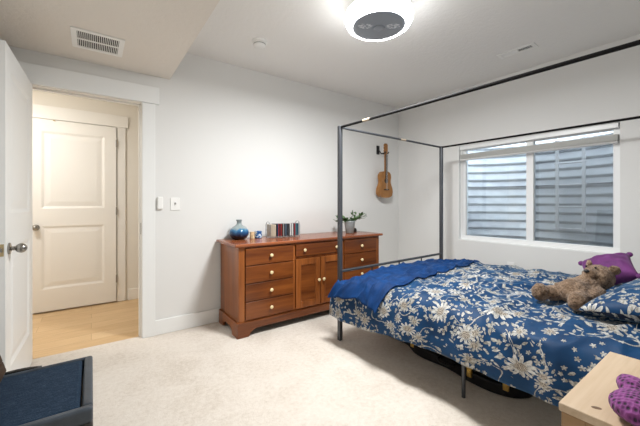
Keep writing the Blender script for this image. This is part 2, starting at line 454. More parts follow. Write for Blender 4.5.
def leaf_mesh(w, h, t):
    """two-panel moulded door, hinge edge at x=0, thickness along y 0..t"""
    b = B(); st = .115; rails = [(0, .235), (.91, 1.10), (h - .125, h)]
    box(b, (0, 0, 0), (st, t, h)); box(b, (w - st, 0, 0), (w, t, h))
    for a, c in rails: box(b, (st, 0, a), (w - st, t, c))
    for a, c in ((.235, .91), (1.10, h - .125)):
        for side in (0, 1):
            y0 = 0 if side == 0 else t; dirn = 1 if side == 0 else -1
            loops = []
            for ins, dep in ((0, 0), (.022, .009), (.034, .009), (.075, .003)):
                y = y0 + dirn * dep
                loops.append([b.verts.new(p) for p in ((st + ins, y, a + ins), (w - st - ins, y, a + ins), (w - st - ins, y, c - ins), (st + ins, y, c - ins))])
            for l0, l1 in zip(loops, loops[1:]):
                for i in range(4): b.faces.new((l0[i], l0[(i + 1) % 4], l1[(i + 1) % 4], l1[i]))
            b.faces.new(loops[-1])
    return b
def knob_set(par, x, z, y0, out):
    """rosette, neck and egg-shaped knob standing out of a door face along y"""
    b = B(); cyl(b, (x, y0, z), (x, y0 + out * .008, z), .032, seg=24)
    k = obj('knob_rosette', b, 'nickel', par, bevel=.002)
    b = B(); cyl(b, (x, y0 + out * .008, z), (x, y0 + out * .032, z), .011)
    ell(b, (x, y0 + out * .052, z), (.027, .026, .027)); obj('door_knob', b, 'nickel', par, smooth=True)
# open bedroom door: leaf runs from the left jamb towards the camera, along -y
d1 = struct('door_1', leaf_mesh(.772, 2.03, .036), 'door', bevel=0)
d1.location = (-.358, YW - .008, .012); d1.rotation_euler = (0, 0, -PI / 2 - math.radians(1.6))   # local x -> -y, local y -> +x... thickness to -x
d1.scale = (1, -1, 1)
d1.location.x = -.352
for o_ in (0,):
    knob_set(d1, .705, .908, 0, -1); knob_set(d1, .705, .908, .036, 1)
obj('latch_plate', bx((.772, .006, .875), (.7735, .030, .94)), 'brass', d1)
b = B(); box(b, (.7735, .011, .896), (.783, .025, .92)); obj('latch_bolt', b, 'nickel', d1, bevel=.003)
for z in (.2, 1.0, 1.8):
    b = B(); cyl(b, (-.002, .040, z), (-.002, .040, z + .09), .005); obj('hinge', b, 'nickel', d1)
# closed hall door
d2 = struct('door_2', leaf_mesh(.784, 2.055, .036), 'hall_trim')
d2.location = (-.545, 4.462, .016)
knob_set(d2, .07, .90, 0, -1)
for z in (.22, 1.02, 1.82):
    b = B(); cyl(b, (.787, -.004, z), (.787, -.004, z + .09), .007); obj('hinge', b, 'nickel', d2)
b = B(); box(b, (.21, -.02, 2.045), (.23, 0, 2.053)); obj('top_catch', b, 'brass', d2)

# ------------------------------------------------------------------ window, well and ladder
w1 = thing('window_1', None, None, (XW, 0, 0)); w1['kind'] = 'structure'
b = B(); X0, X1 = .05, .11
box(b, (X0, WY0, WZ0), (X1, WY1, WZ0 + .06)); box(b, (X0, WY0, WZ1 - .05), (X1, WY1, WZ1))
box(b, (X0, WY0, WZ0 + .06), (X1, WY0 + .055, WZ1 - .05)); box(b, (X0, WY1 - .07, WZ0 + .06), (X1, WY1, WZ1 - .05))
obj('window_frame', b, 'vinyl', w1, bevel=.003)
obj('window_mullion', bx((X0 + .004, 1.388, WZ0 + .06), (X1, 1.456, WZ1 - .05)), 'vinyl', w1, bevel=.003)
b = B(); box(b, (.001, WY0 + .001, WZ0), (X0, WY1 - .001, WZ0 + .012)); obj('window_sill', b, 'trim', w1)
b = B(); box(b, (.0, WY1 - .012, WZ0 + .012), (X0, WY1 - .0005, WZ1 - .001)); obj('reveal_lining', b, 'trim', w1)
g1 = obj('pane', bx((.080, 1.45, WZ0 + .055), (.084, WY1 - .065, WZ1 - .045)), 'glass', w1)
g2 = obj('pane', bx((.080, WY0 + .05, WZ0 + .055), (.084, 1.394, WZ1 - .045)), 'glass', w1)
sc_ = obj('insect_screen', bx((.092, WY0 + .05, WZ0 + .055), (.0925, 1.394, WZ1 - .045)), 'screen', w1)
# corrugated steel well round the window
def well_pt(a, off=0.0):
    return Vector((XW + .2 + (.84 + off) * max(0, math.sin(a)) ** .8, 1.45 - (1.02 + off) * math.cos(a) * 1.0, 0))
b = B(); n_a, n_z = 48, 180; z0_, z1_ = .15, 1.945; grid = []
for k in range(n_z + 1):
    z = z0_ + (z1_ - z0_) * k / n_z; q_ = 2 * PI * z / .110; off = .0105 * (math.sin(q_) - .42 * math.sin(2 * q_) + .2 * math.sin(3 * q_))
    row = []
    for i in range(n_a + 1):
        p = well_pt(PI * i / n_a, off); p.z = z; p.x = max(p.x, XW + .201); row.append(b.verts.new(p))
    grid.append(row)
for r0, r1 in zip(grid, grid[1:]):
    for i in range(n_a): b.faces.new((r0[i], r0[i + 1], r1[i + 1], r1[i]))
well = obj('window_well', b, 'galv', smooth=True, solid=.004)
tag(well, 'curved corrugated steel well outside the window', 'window well')
for zz in (1.40,):
    b = B(); pts = [well_pt(PI * i / 40, -.021) + Vector((0, 0, zz)) for i in range(1, 40)]
    tube(b, pts, .006, 6); obj('seam_band', b, 'galv_dark', well)
struct('ground_outside', bx((XW + .2, .2, -.05), (XW + 1.4, 2.7, .149)), 'gravel')
lad = thing('escape_ladder', 'grey steel ladder hung inside the window well', 'ladder', (0, 0, 0))
LX, LY0, LY1 = 4.56, 1.175, 1.43
for y in (LY0, LY1):
    b = B(); box(b, (LX - .01, y - .016, .84), (LX + .01, y + .016, 1.925)); box(b, (LX, y - .016, 1.905), (LX + .12, y + .016, 1.925)); obj('ladder_rail', b, 'ladder', lad)
for z in (.87, 1.13, 1.39, 1.65, 1.90):
    b = B(); cyl(b, (LX, LY0 - .025, z), (LX, LY1 + .025, z), .011, seg=12); obj('rung', b, 'ladder', lad)
# raised blind
bl = thing('window_blind', 'pale grey slatted blind pulled up at the top of the window', 'blind', (XW, 0, 0))
obj('head_rail', bx((.004, WY0 + .012, 1.832), (.046, WY1 - .02, 1.874)), 'vinyl', bl, bevel=.003)
b = B()
for k in range(14):
    z = 1.718 + k * .0042; dx = .002 * math.sin(k * 2.1)
    box(b, (.002 + dx, WY0 + .016, z), (.046 + dx, WY1 - .024, z + .0022))
obj('slat_stack', b, 'blind', bl)
obj('bottom_rail', bx((.002, WY0 + .016, 1.698), (.047, WY1 - .024, 1.716)), 'vinyl', bl, bevel=.003)
for y in (.86, 1.18, 1.72, 2.04):
    b = B(); cyl(b, (.003, y, 1.70), (.003, y, 1.835), .0016, seg=6); cyl(b, (.045, y, 1.70), (.045, y, 1.835), .0016, seg=6); obj('ladder_cord', b, 'blind', bl)
b = B(); cyl(b, (.012, 2.155, .86), (.012, 2.155, 1.835), .004, seg=8); obj('tilt_wand', b, 'white_plastic', bl)

# ------------------------------------------------------------------ bed (local frame: foot post at the origin, head along -y)
BR = math.radians(2.2); BL = (1.728, 2.103, 0); BW, BLEN = 1.57, 2.12
bed = thing('canopy_bed', 'grey metal canopy bed frame with thin square posts', 'bed', BL, BR)
PW = .017
for x, y in ((0, 0), (BW, 0), (0, -BLEN), (BW, -BLEN)):
    obj('bed_post', bx((x - PW, y - PW, 0), (x + PW, y + PW, 1.835)), 'steel_bed', bed, bevel=.005)
RZ = 1.822
def rail(a, c, r, mat='rail_dark', nm='canopy_rail'):
    b = B(); cyl(b, a, c, r, seg=12); return obj(nm, b, mat, bed, smooth=False)
rail((0, -PW, RZ), (0, -BLEN + PW, RZ), .0105); rail((BW, -PW, RZ), (BW, -BLEN + PW, RZ), .0105)
r_ = rail((PW, 0, RZ), (BW - PW, 0, RZ), .0105, 'steel_bed'); rail((PW, -BLEN, RZ), (BW - PW, -BLEN, RZ), .0105)
b = B(); cyl(b, (0, -.275, RZ), (0, -.345, RZ), .0118, seg=12); obj('rail_sleeve', b, 'sleeve', bed)
b = B(); cyl(b, (.82, 0, RZ), (.90, 0, RZ), .0118, seg=12); obj('rail_sleeve', b, 'sleeve', bed)
rail((PW, 0, .588), (BW - PW, 0, .588), .0125, 'steel_bed', 'foot_rail'); rail((PW, 0, .40), (BW - PW, 0, .40), .0105, 'steel_bed', 'foot_rail')
for x in (.40, .80, 1.18): rail((x, 0, .41), (x, 0, .577), .007, 'steel_bed', 'foot_spindle')
rail((PW, -BLEN, .95), (BW - PW, -BLEN, .95), .0125, 'steel_bed', 'head_rail'); rail((PW, -BLEN, .45), (BW - PW, -BLEN, .45), .0105, 'steel_bed', 'head_rail')
for k in range(1, 8): rail((BW * k / 8, -BLEN, .46), (BW * k / 8, -BLEN, .94), .006, 'steel_bed', 'head_spindle')
for x in (0, BW): obj('side_rail', bx((x - .014, -BLEN + PW, .235), (x + .014, -PW, .29)), 'steel_bed', bed, bevel=.003)
for k in range(9):
    y = -.12 - k * .235
    obj('slat', bx((.014, y - .03, .272), (BW - .014, y + .03, .288)), 'steel_bed', bed)
for x, y in ((.055, -1.06), (BW / 2, -.55), (BW / 2, -1.5), (BW - .055, -1.06)):
    b = B(); cyl(b, (x, y, 0), (x, y, .272), .0115, seg=14); obj('leg', b, 'steel_bed', bed)
mat_o = obj('mattress', bx((.035, -2.07, .290), (BW - .035, -.075, .488)), 'mattress', bevel=.05, seg=4)
mat_o.location = BL; mat_o.rotation_euler = (0, 0, BR); tag(mat_o, 'pale grey mattress under the floral duvet', 'mattress')

PROF = [(-.105, .215), (-.100, .30), (-.085, .39), (-.058, .47), (-.008, .531), (.09, .560), (.32, .580), (.55, .592), (.785, .597), (1.02, .590), (1.25, .580), (1.46, .562), (1.57, .532), (1.625, .46), (1.64, .38), (1.645, .28)]
def cr(pts, n):
    out = []; P = [pts[0]] + list(pts) + [pts[-1]]
    for i in range(1, len(P) - 2):
        p0, p1, p2, p3 = (Vector(q) for q in P[i - 1:i + 3])
        for k in range(n):
            t = k / n
            out.append(.5 * ((2 * p1) + (-p0 + p2) * t + (2 * p0 - 5 * p1 + 4 * p2 - p3) * t * t + (-p0 + 3 * p1 - 3 * p2 + p3) * t ** 3))
    out.append(Vector(pts[-1])); return out
RAW = cr(PROF, 40)
CUM = [0.0]
for p, q in zip(RAW, RAW[1:]): CUM.append(CUM[-1] + (q - p).length)
def prof_at(s):
    lo_, hi_ = 0, len(CUM) - 1
    while hi_ - lo_ > 1:
        md = (lo_ + hi_) // 2
        if CUM[md] <= s: lo_ = md
        else: hi_ = md
    t = (s - CUM[lo_]) / max(1e-9, CUM[hi_] - CUM[lo_]); p = RAW[lo_].lerp(RAW[hi_], t)
    d = (RAW[min(hi_ + 3, len(RAW) - 1)] - RAW[max(lo_ - 3, 0)]).normalized()
    return p, Vector((-d.y, d.x))
SM = CUM[-1]
def sm(a, b_, x):
    t = min(1, max(0, (x - a) / (b_ - a))); return t * t * (3 - 2 * t)
def cloth(s, t, off=0.0, amp=1.0, seed=0.0):
    """point on the bedding: s metres across from the near hem, t metres up from the foot"""
    p, nrm = prof_at(s)
    x, z = p
    side = sm(.40, .10, s)               # 1 at the near hem, 0 on top
    fside = sm(SM - .32, SM - .05, s)
    f = noise.noise(Vector((t * 5.2 + seed, s * .7, 3.1))) * .9 + noise.noise(Vector((t * 11 + seed, s * 1.4, 8.7))) * .45
    big = noise.noise(Vector((t * 1.6, s * 1.6, 1.7 + seed))) * .020
    ridg = 1 - abs(noise.noise(Vector((t * 3.3 + s * 2.1, s * 3.6 - t * 1.4, 5.5 + seed)))) * 2
    ridg2 = 1 - abs(noise.noise(Vector((t * 7.3 - s * 3.1, s * 5.6 + t * 3.4, 2.5 + seed)))) * 2
    topw = (1 - side) * (1 - fside)
    h = big * topw + max(0, ridg) ** 3 * .024 * topw * amp + max(0, ridg2) ** 3 * .013 * topw * amp
    h += f * .038 * amp * max(side, fside) + off
    # keep clear of the mattress and slump slightly towards the middle of the near side
    h = max(h, -.012 + off)
    h += .0 * sm(1.42, 1.72, t) * sm(.36, .62, s) * sm(SM - .36, SM - .6, s)
    x += nrm.x * h; z += nrm.y * h
    hem = noise.noise(Vector((t * 2.4, 9.2, seed * 0))) * .030 + .012 + .05 * sm(.15, .8, t) + .01 * sm(1.2, 2.0, t)
    z += side * hem * sm(.22, 0, s)
    # the corner at the foot hangs round the outside of the post
    y = -.05 - t
    fl = sm(.30, .12, s) * sm(.35, 0, t)
    y += fl * .075; x += fl * .010
    # the foot end rolls down inside the rail
    roll = sm(.10, 0, t)
    if s > .3: z -= roll * .03
    z -= .042 * sm(.85, .05, t) * sm(.22, .5, s)
    return Vector((x, y, z))
def cloth_mesh(ss, ts, fn, uvoff=(0, 0)):
    b = B(); uvl = b.loops.layers.uv.new('UVMap'); rows = []; uvd = {}
    for t in ts:
        row = []
        for s in ss:
            vv = b.verts.new(fn(s, t)); uvd[vv] = (s + uvoff[0], t + uvoff[1]); row.append(vv)
        rows.append(row)
    for a, c in zip(rows, rows[1:]):
        for i in range(len(a) - 1):
            f_ = b.faces.new((a[i], a[i + 1], c[i + 1], c[i]))
            for l in f_.loops: l[uvl].uv = uvd[l.vert]
    return b
def lin(a, b_, n): return [a + (b_ - a) * k / n for k in range(n + 1)]
b = cloth_mesh(lin(0, SM, 150), lin(0, 2.0, 150), lambda s, t: cloth(s, t))
du = obj('duvet', b, 'floral', smooth=True, solid=.008); du.location = BL; du.rotation_euler = (0, 0, BR)
tag(du, 'blue duvet printed with pale flowers hanging over the bed side', 'duvet')
def throw_pt(u, t01):
    # u 0..1 from near lower edge to far side; throw edge is ragged
    s0 = .195 + .05 * noise.noise(Vector((t01 * 3, .3, 4))) + .035 * sm(.78, 1.0, t01) * -1 + .05 * sm(.25, .0, t01)*-1
    s = s0 + (SM - .10 - s0) * u
    width = .50 + .03 * math.sin(u * 5) - .02 * sm(.15, .0, u)
    t = -.004 + t01 * width
    p = cloth(s, max(t, 0), off=.014, amp=1.0)
    if t < 0: p.y -= t
    k = max(0, 1 - abs(noise.noise(Vector((s * 4.4 + t * 5.0, t * 7 - s * 3, 11.0)))) * 2.4) ** 2 * .019
    k += max(0, 1 - abs(noise.noise(Vector((s * 9 + t * 3.0, t * 10, 21.0)))) * 2.4) ** 2 * .006
    k += .012 * (math.sin(t * 42 + s * 9 + 2 * noise.noise(Vector((t * 4, s * 4, 1)))) * .5 + .5) * sm(.62, .30, s)
    edge = sm(1.0, .93, t01)
    near = sm(.32, .12, s)
    p.z += (k * edge * (.45 + .55 * sm(1.0, .35, u)) + .006 * edge) * (1 - near); p.x -= (k * 1.6) * near + .004 * near
    return p
b = cloth_mesh(lin(0, 1, 140), lin(0, 1, 70), throw_pt)
th = obj('throw_blanket', b, 'throw', smooth=True, solid=.007); th.location = BL; th.rotation_euler = (0, 0, BR)
tag(th, 'plain royal blue velvet throw spread across the foot of the bed', 'throw blanket')

def bed_world(x, y, z=0):
    return Vector((BL[0] + x * math.cos(BR) - y * math.sin(BR), BL[1] + x * math.sin(BR) + y * math.cos(BR), z))
# pillow
def pillow_mesh(w, d, h, n=36, pinch=.5, wr=.012, seed=0.0, flange=.03):
    b = B(); uvl = b.loops.layers.uv.new('UVMap')
    faces = []
    for sgn in (1, -1):
        rows = []; uvd = {}
        for j in range(n + 1):
            row = []
            for i in range(n + 1):
                u, v_ = 2 * i / n - 1, 2 * j / n - 1
                e = max(0, (1 - abs(u) ** 2.6) * (1 - abs(v_) ** 2.6)) ** pinch
                ed = max(abs(u), abs(v_))
                x = u * w / 2 * (1 - .06 * (1 - abs(v_) ** 2)* abs(u)); y = v_ * d / 2 * (1 - .06 * (1 - abs(u) ** 2)*abs(v_))
                z = sgn * h / 2 * e + wr * e * noise.noise(Vector((u * 2.2 + seed, v_ * 2.2, sgn * 3.0)))
                vv = b.verts.new((x, y, z)); uvd[vv] = (x + seed + sgn, y + seed); row.append(vv)
            rows.append(row)
        for a, c in zip(rows, rows[1:]):
            for i in range(n):
                f_ = b.faces.new((a[i], a[i + 1], c[i + 1], c[i]))
                f_.material_index = 0 if sgn > 0 else 1
                for l in f_.loops: l[uvl].uv = uvd[l.vert]
    bmesh.ops.remove_doubles(b, verts=b.verts, dist=.0004)
    return b
pl = obj('pillow', pillow_mesh(.74, .52, .17, seed=2.3), ['floral', 'floral_shaded'], smooth=True)
pl.location = (2.355, .235, .704); pl.rotation_euler = (math.radians(-10), math.radians(-7), math.radians(-12))
tag(pl, 'floral blue pillow with shade-darkened underside at the head of the bed', 'pillow')
# purple cushion
cu = thing('cushion', 'plump purple cushion lying behind the teddy bear', 'cushion', (3.0, .635, .700), 0)
_u = Vector((.211, -.977, .36)).normalized(); _v = Vector((.977, .211, .45)); _v = (_v - _u * _v.dot(_u)).normalized(); _n = _u.cross(_v)
cu.rotation_euler = Matrix((_u, _v, _n)).transposed().to_euler()
obj('cushion_cover', pillow_mesh(.29, .29, .16, n=28, pinch=.45, wr=.02, seed=5.0), ['purple', 'purple'], cu, smooth=True)
for sx_, sy_ in ((1, 1), (1, -1), (-1, 1), (-1, -1)):
    b = B(); ell(b, (sx_ * .143, sy_ * .143, 0), (.020, .020, .018), seg=10, ring=8); obj('corner_tuft', b, 'purple', cu, smooth=True)

# ------------------------------------------------------------------ teddy bear
def plush(name, blobs, parent, mat='fur', vox=.009, disp=.010):
    b = B()
    for c, r, rt in blobs: ell(b, c, r, rt, 18, 12)
    o = obj(name, b, mat, parent, smooth=True)
    md = o.modifiers.new('union', 'REMESH'); md.mode = 'VOXEL'; md.voxel_size = vox; md.use_smooth_shade = True
    md = o.modifiers.new('relax', 'SMOOTH'); md.iterations = 4
    tx = bpy.data.textures.new(name + '_pile', 'CLOUDS'); tx.noise_scale = .016; tx.noise_depth = 1
    md = o.modifiers.new('pile', 'DISPLACE'); md.texture = tx; md.strength = disp; md.mid_level = .5; md.texture_coords = 'LOCAL'
    return o
def qx(d, up=(0, 0, 1)):
    return Vector(d).to_track_quat('X', 'Z').to_matrix()
bear = thing('teddy_bear', 'shaggy brown teddy bear lying back against the floral pillow', 'teddy bear', (2.085, .715, .590), 0)
bear.scale = (.86, .86, .86)
ax = Vector((.40, -.20, .0)).normalized()      # feet -> head
sd = Vector((.36, .93, 0)).normalized()         # far side of the bear
def bp(a, s_, z): return tuple(ax * a + sd * s_ + Vector((0, 0, z)))
blobs = [
    (bp(.235, .0, .085), (.110, .095, .085), qx(ax + Vector((0, 0, .12)))),      # belly
    (bp(.320, .0, .115), (.082, .082, .075), qx(ax + Vector((0, 0, .25)))),      # chest
    (bp(.415, -.005, .172), (.092, .088, .086), qx(ax)),                         # head
    (bp(.345, -.015, .200), (.048, .044, .040), qx(-ax + Vector((0, 0, .35)))),  # snout
    (bp(.15, .075, .058), (.090, .056, .052), qx(-ax + sd * .25)),               # far leg
    (bp(.070, .095, .062), (.056, .052, .062), None),                            # far foot
    (bp(.17, -.085, .058), (.080, .058, .054), qx(-ax - sd * .35)),              # near leg
    (bp(.105, -.125, .056), (.054, .054, .060), None),                           # near foot
    (bp(.28, -.095, .085), (.080, .042, .042), qx(-ax - sd * .15 + Vector((0, 0, -.3)))),   # near arm
    (bp(.27, .095, .085), (.080, .042, .042), qx(-ax + sd * .25)),               # far arm
]
plush('body', blobs, bear)
plush('ear', [(bp(.455, -.070, .232), (.036, .018, .034), qx(ax - sd))], bear, vox=.007, disp=.007)
plush('ear', [(bp(.425, .060, .248), (.036, .018, .034), qx(ax + sd))], bear, vox=.007, disp=.007)
b = B(); ell(b, bp(.306, -.018, .222), (.015, .017, .012), None, 12, 8); obj('nose', b, 'black', bear, smooth=True)
for s_ in (-.036, .022):
    b = B(); ell(b, bp(.353, s_, .246), (.007, .007, .007), None, 10, 8); obj('eye', b, 'black', bear, smooth=True)

# ------------------------------------------------------------------ guitar case under the bed
gc = thing('guitar_case', 'black guitar case with gold latches under the bed', 'guitar case', (2.195, .795, 0), math.radians(1.0))
half = [(.0, .02), (.01, .08), (.05, .15), (.12, .19), (.20, .20), (.28, .19), (.36, .165), (.42, .155), (.48, .16), (.56, .165), (.63, .15), (.69, .11), (.74, .075), (.80, .065), (.95, .063), (.985, .05), (1.0, .02)]
hs = cr([(a * 1.22, c) for a, c in half], 5)
outl = [(-p.y, p.x) for p in hs] + [(p.y, p.x) for p in reversed(hs)]
obj('case_body', prism(B(), outl, 'Z', .004, .078), 'case_black', gc, bevel=.012)
obj('case_lid', prism(B(), [(x * .995, .002 + y * .996) for x, y in outl], 'Z', .082, .135), 'case_black', gc, bevel=.02, seg=3)
def side_x(y):
    return -min((abs(p.x - y), p.y) for p in hs)[1]
for y in (.10, .31, .80, 1.02):
    xx = side_x(y)
    b = B(); box(b, (xx - .010, y - .016, .045), (xx + .012, y + .016, .115)); box(b, (xx - .018, y - .010, .060), (xx - .008, y + .010, .088)); obj('latch', b, 'gold', gc, bevel=.002)
b = B(); xx = side_x(.46)
xx = side_x(.49); tube(b, [(xx + .004, .42, .072), (xx - .03, .425, .066), (xx - .048, .45, .06), (xx - .048, .52, .06), (xx - .03, .545, .066), (xx + .004, .55, .072)], .010, 8); obj('handle', b, 'case_black', gc, smooth=True)

# ------------------------------------------------------------------ dresser
dr = thing('dresser', 'long cherry wood dresser with cream knobs against the wall', 'dresser', (1.90, 2.64, 0))
HW = .865; DY = .475; TB = .79
obj('carcass', bx((-HW, .012, .10), (HW, DY, TB)), 'cherry_side', dr, bevel=.003)
obj('top', bx((-HW - .04, -.03, TB), (HW + .04, DY + .012, .816)), 'cherry_top', dr, bevel=.008, seg=3)
# face frame
b = B()
xs = [-HW, -.81, -.318, -.295, .295, .318, .81, HW]
for a, c in ((xs[0], xs[1]), (xs[2], xs[3]), (xs[4], xs[5]), (xs[6], xs[7])): box(b, (a, 0, .125), (c, .012, TB))
box(b, (-.81, 0, .775), (.81, .012, TB)); box(b, (-.81, 0, .125), (.81, .012, .145)); box(b, (-.295, 0, .628), (.295, .012, .65))
obj('face_frame', b, 'cherry_side', dr, bevel=.002)
# plinth with bracket feet
def bracket(x0, x1):
    pts = [(x0, 0), (x0, .132), (x1, .132), (x1, 0), (x1 - .11, 0), (x1 - .125, .035), (x1 - .16, .055), (x1 - .19, .062), (x0 + .19, .062), (x0 + .16, .055), (x0 + .125, .035), (x0 + .11, 0)]
    return pts
obj('plinth', prism(B(), bracket(-HW - .018, HW + .018), 'Y', -.018, .004), 'cherry', dr, bevel=.004)
for x in (-HW - .018, HW - .004):
    obj('plinth', prism(B(), bracket(.004, DY), 'X', x, x + .022), 'cherry_side', dr, bevel=.004)
b = B(); box(b, (-HW + .02, .02, .05), (HW - .02, DY - .01, .10)); obj('underside', b, 'cherry_dark', dr)
def knob(par, x, z, y=-.016):
    b = B(); cyl(b, (x, y, z), (x, y - .014, z), .007, seg=12); ell(b, (x, y - .020, z), (.0165, .010, .0165), None, 16, 10); obj('knob', b, 'knob_cream', par, smooth=True)
def drawer(x0, x1, z0, z1, knobs):
    b = B(); box(b, (x0 + .004, -.016, z0 + .004), (x1 - .004, .004, z1 - .004))
    o = obj('drawer', b, 'cherry', dr, bevel=.004, seg=3)
    for kx in knobs: knob(o, kx, (z0 + z1) / 2)
zz = [.145, .303, .461, .619, .775]
for a, c in zip(zz, zz[1:]):
    drawer(-.81, -.318, a, c, (-.564,)); drawer(.318, .81, a, c, (.564,))
drawer(-.295, .295, .65, .775, (-.20, .20))
for sgn in (-1, 1):
    x0, x1 = (-.295, -.001) if sgn < 0 else (.001, .295); z0, z1 = .147, .626; fr = .062
    b = B()
    box(b, (x0 + .003, -.018, z0), (x0 + fr, .004, z1)); box(b, (x1 - fr, -.018, z0), (x1 - .003, .004, z1))
    box(b, (x0 + fr, -.018, z0), (x1 - fr, .004, z0 + fr)); box(b, (x0 + fr, -.018, z1 - fr), (x1 - fr, .004, z1))
    o = obj('door', b, 'cherry_side', dr, bevel=.004)
    obj('door_panel', bx((x0 + fr - .002, -.008, z0 + fr - .002), (x1 - fr + .002, .002, z1 - fr + .002)), 'cherry', o)
    knob(o, -.030 if sgn < 0 else .030, .40, -.018)
DT = .8165
# things on the dresser
va = thing('vase', 'round blue and grey glazed bottle vase on the dresser', 'vase', (1.185, 3.01, DT))
b = B(); lathe(b, [(.045, 0), (.070, .010), (.092, .045), (.096, .068), (.088, .095), (.062, .122), (.034, .140), (.024, .150), (.022, .172), (.025, .182), (.030, .188), (.029, .194), (.020, .194), (.017, .18), (.016, .15)], seg=40)
obj('vase_body', b, 'glaze', va, smooth=True)
def cup(x, y, r, h, mat, label):
    c = thing('cup', label, 'cup', (x, y, DT)); b = B()
    lathe(b, [(r * .92, 0), (r, .006), (r, h), (r - .004, h), (r - .005, .012)], seg=28); obj('cup_body', b, mat, c, smooth=False, bevel=.001)
    return c
cup(1.312, 2.985, .024, .068, 'creamglaze', 'tiny cream and tan cup next to the vase')
cup(1.385, 3.0, .037, .072, 'bluewhite', 'small blue and white patterned cup on the dresser')
rk = thing('cd_rack', 'chrome wire rack holding a row of cd cases on the dresser', 'cd rack', (1.475, 2.90, DT))
L = .355; b = B()
for y in (.012, .11): tube(b, [(0, y, .012), (L, y, .012)], .0025, 6)
for x in (0, L): tube(b, [(x, .012, .012), (x, .11, .012)], .0025, 6)
for x in (.004, L - .004):
    for y in (.012, .11): cyl(b, (x, y, 0), (x, y, .012), .004, seg=8)
obj('base_wire', b, 'wire', rk)
for x in (0.0, L):
    b = B(); tube(b, [(x, .012, .012)] + [(x, .061 - .049 * math.cos(PI * k / 10), .12 + .045 * math.sin(PI * k / 10)) for k in range(11)] + [(x, .11, .012)], .003, 6)
    tube(b, [(x, .036, .012), (x, .036, .157)], .002, 6); tube(b, [(x, .086, .012), (x, .086, .157)], .002, 6)
    obj('end_loop', b, 'wire', rk)
b = B(); tube(b, [(0, .118, .075), (L, .118, .075)], .0025, 6); tube(b, [(0, .11, .075), (0, .118, .075)], .0025, 6); tube(b, [(L, .11, .075), (L, .118, .075)], .0025, 6); obj('back_wire', b, 'wire', rk)
cols = [('beige', (.52, .45, .35)), ('black', (.02, .02, .025)), ('navy', (.02, .04, .09)), ('red', (.30, .03, .03)), ('dark brown', (.07, .03, .02)), ('grey', (.28, .29, .30)),
        ('black', (.02, .02, .02)), ('slate blue', (.10, .15, .20)), ('white', (.70, .70, .68)), ('dark grey', (.07, .075, .08)), ('teal', (.04, .16, .17)), ('silver', (.5, .52, .53))]
seq = [0, 0, 0, 0, 1, 2, 3, 1, 3, 4, 5, 1, 7, 6, 9, 1, 8, 5, 8, 9, 3, 7, 10, 2, 11]
ordn = 'first second third fourth fifth sixth seventh eighth ninth tenth eleventh twelfth thirteenth fourteenth fifteenth sixteenth seventeenth eighteenth nineteenth twentieth twenty-first twenty-second twenty-third twenty-fourth twenty-fifth'.split()
for i, k in enumerate(seq):
    nm = 'cd_' + cols[k][0].replace(' ', '_')
    if nm not in M: M[nm] = plain(nm + '_case', cols[k][1], .25)
    c = B(); hgt = .126 - (.004 if k == 0 else 0); tilt = Matrix.Rotation(random.uniform(-.012, .012), 3, 'Y')
    box(c, (0, 0, 0), (.0105, .10, hgt)); box(c, (.0015, -.0012, .006), (.009, 0, hgt - .006))
    o = obj('cd_case', c, nm, bevel=.0008)
    o.location = (1.475 + .012 + i * .0136, 2.908 + random.uniform(-.003, .003), DT + .0152)
    tag(o, f'{cols[k][0]} spined cd case, {ordn[i]} from the left in the wire rack', 'cd case', 'cd cases in the wire rack')

pt = thing('potted_plant', 'leafy green plant in a grey tapered pot on the dresser', 'plant', (2.50, 2.86, DT))
b = B(); lathe(b, [(.042, 0), (.048, .006), (.066, .13), (.068, .150), (.063, .150), (.060, .135)], seg=32); obj('pot', b, 'potgrey', pt, smooth=True)
b = B(); lathe(b, [(.03, .128), (.0595, .132), (.0, .138)], seg=20); obj('soil', b, 'soil', pt)
bs, bf = B(), B(); R = random.Random(11)
rt = Vector((.811, -.585, 0)); fw = Vector((.585, .811, 0))
def leaf(bm, p, d, l, w):
    d = d.normalized(); sdv = d.cross(Vector((R.uniform(-.5, .5), R.uniform(-.5, .5), 1))).normalized(); up = sdv.cross(d)
    prv = None
    for k in range(5):
        t = k / 4; ww = w * math.sin(PI * (.08 + .86 * t)) ; c = p + d * l * t - up * (.18 * l * t * t)
        a_, b_ = bm.verts.new(c + sdv * ww + up * ww * .3), bm.verts.new(c - sdv * ww + up * ww * .3); m_ = bm.verts.new(c)
        if prv:
            bm.faces.new((prv[0], prv[1], m_, a_)); bm.faces.new((prv[1], prv[2], b_, m_))
        prv = (a_, m_, b_)
for i in range(15):
    sx_ = R.choice((-1, 1, 1)); out = rt * sx_ * R.uniform(.03, .15) + fw * R.uniform(-.06, .04); top = R.uniform(.03, .10) if sx_ > 0 else R.uniform(-.02, .06)
    p0 = Vector((0, 0, .132)) + out.normalized() * R.uniform(0.0, .03)
    pts = [p0, p0 + Vector((0, 0, .035)) + out * .45, p0 + Vector((0, 0, top + .01)) + out]
    cv = [pts[0].lerp(pts[1], t).lerp(pts[1].lerp(pts[2], t), t) for t in lin(0, 1, 6)]
    tube(bs, cv, .0018, 5)
    for k in range(1, 7):
        for _ in range(2):
            d = Vector((R.uniform(-1, 1), R.uniform(-1, 1), R.uniform(-.2, .9)))
            leaf(bf, cv[k], d, R.uniform(.032, .055), R.uniform(.011, .017))
obj('stem', bs, 'stem', pt); obj('foliage', bf, 'leaf', pt, smooth=True)
b = B(); lathe(b, [(.030, 0), (.032, .012), (.030, .030), (.020, .044), (.004, .050)], seg=24)
o = obj('domed_ornament', b, 'black', smooth=True); o.location = (2.68, 2.98, DT); tag(o, 'small black domed ornament behind the potted plant', 'ornament')

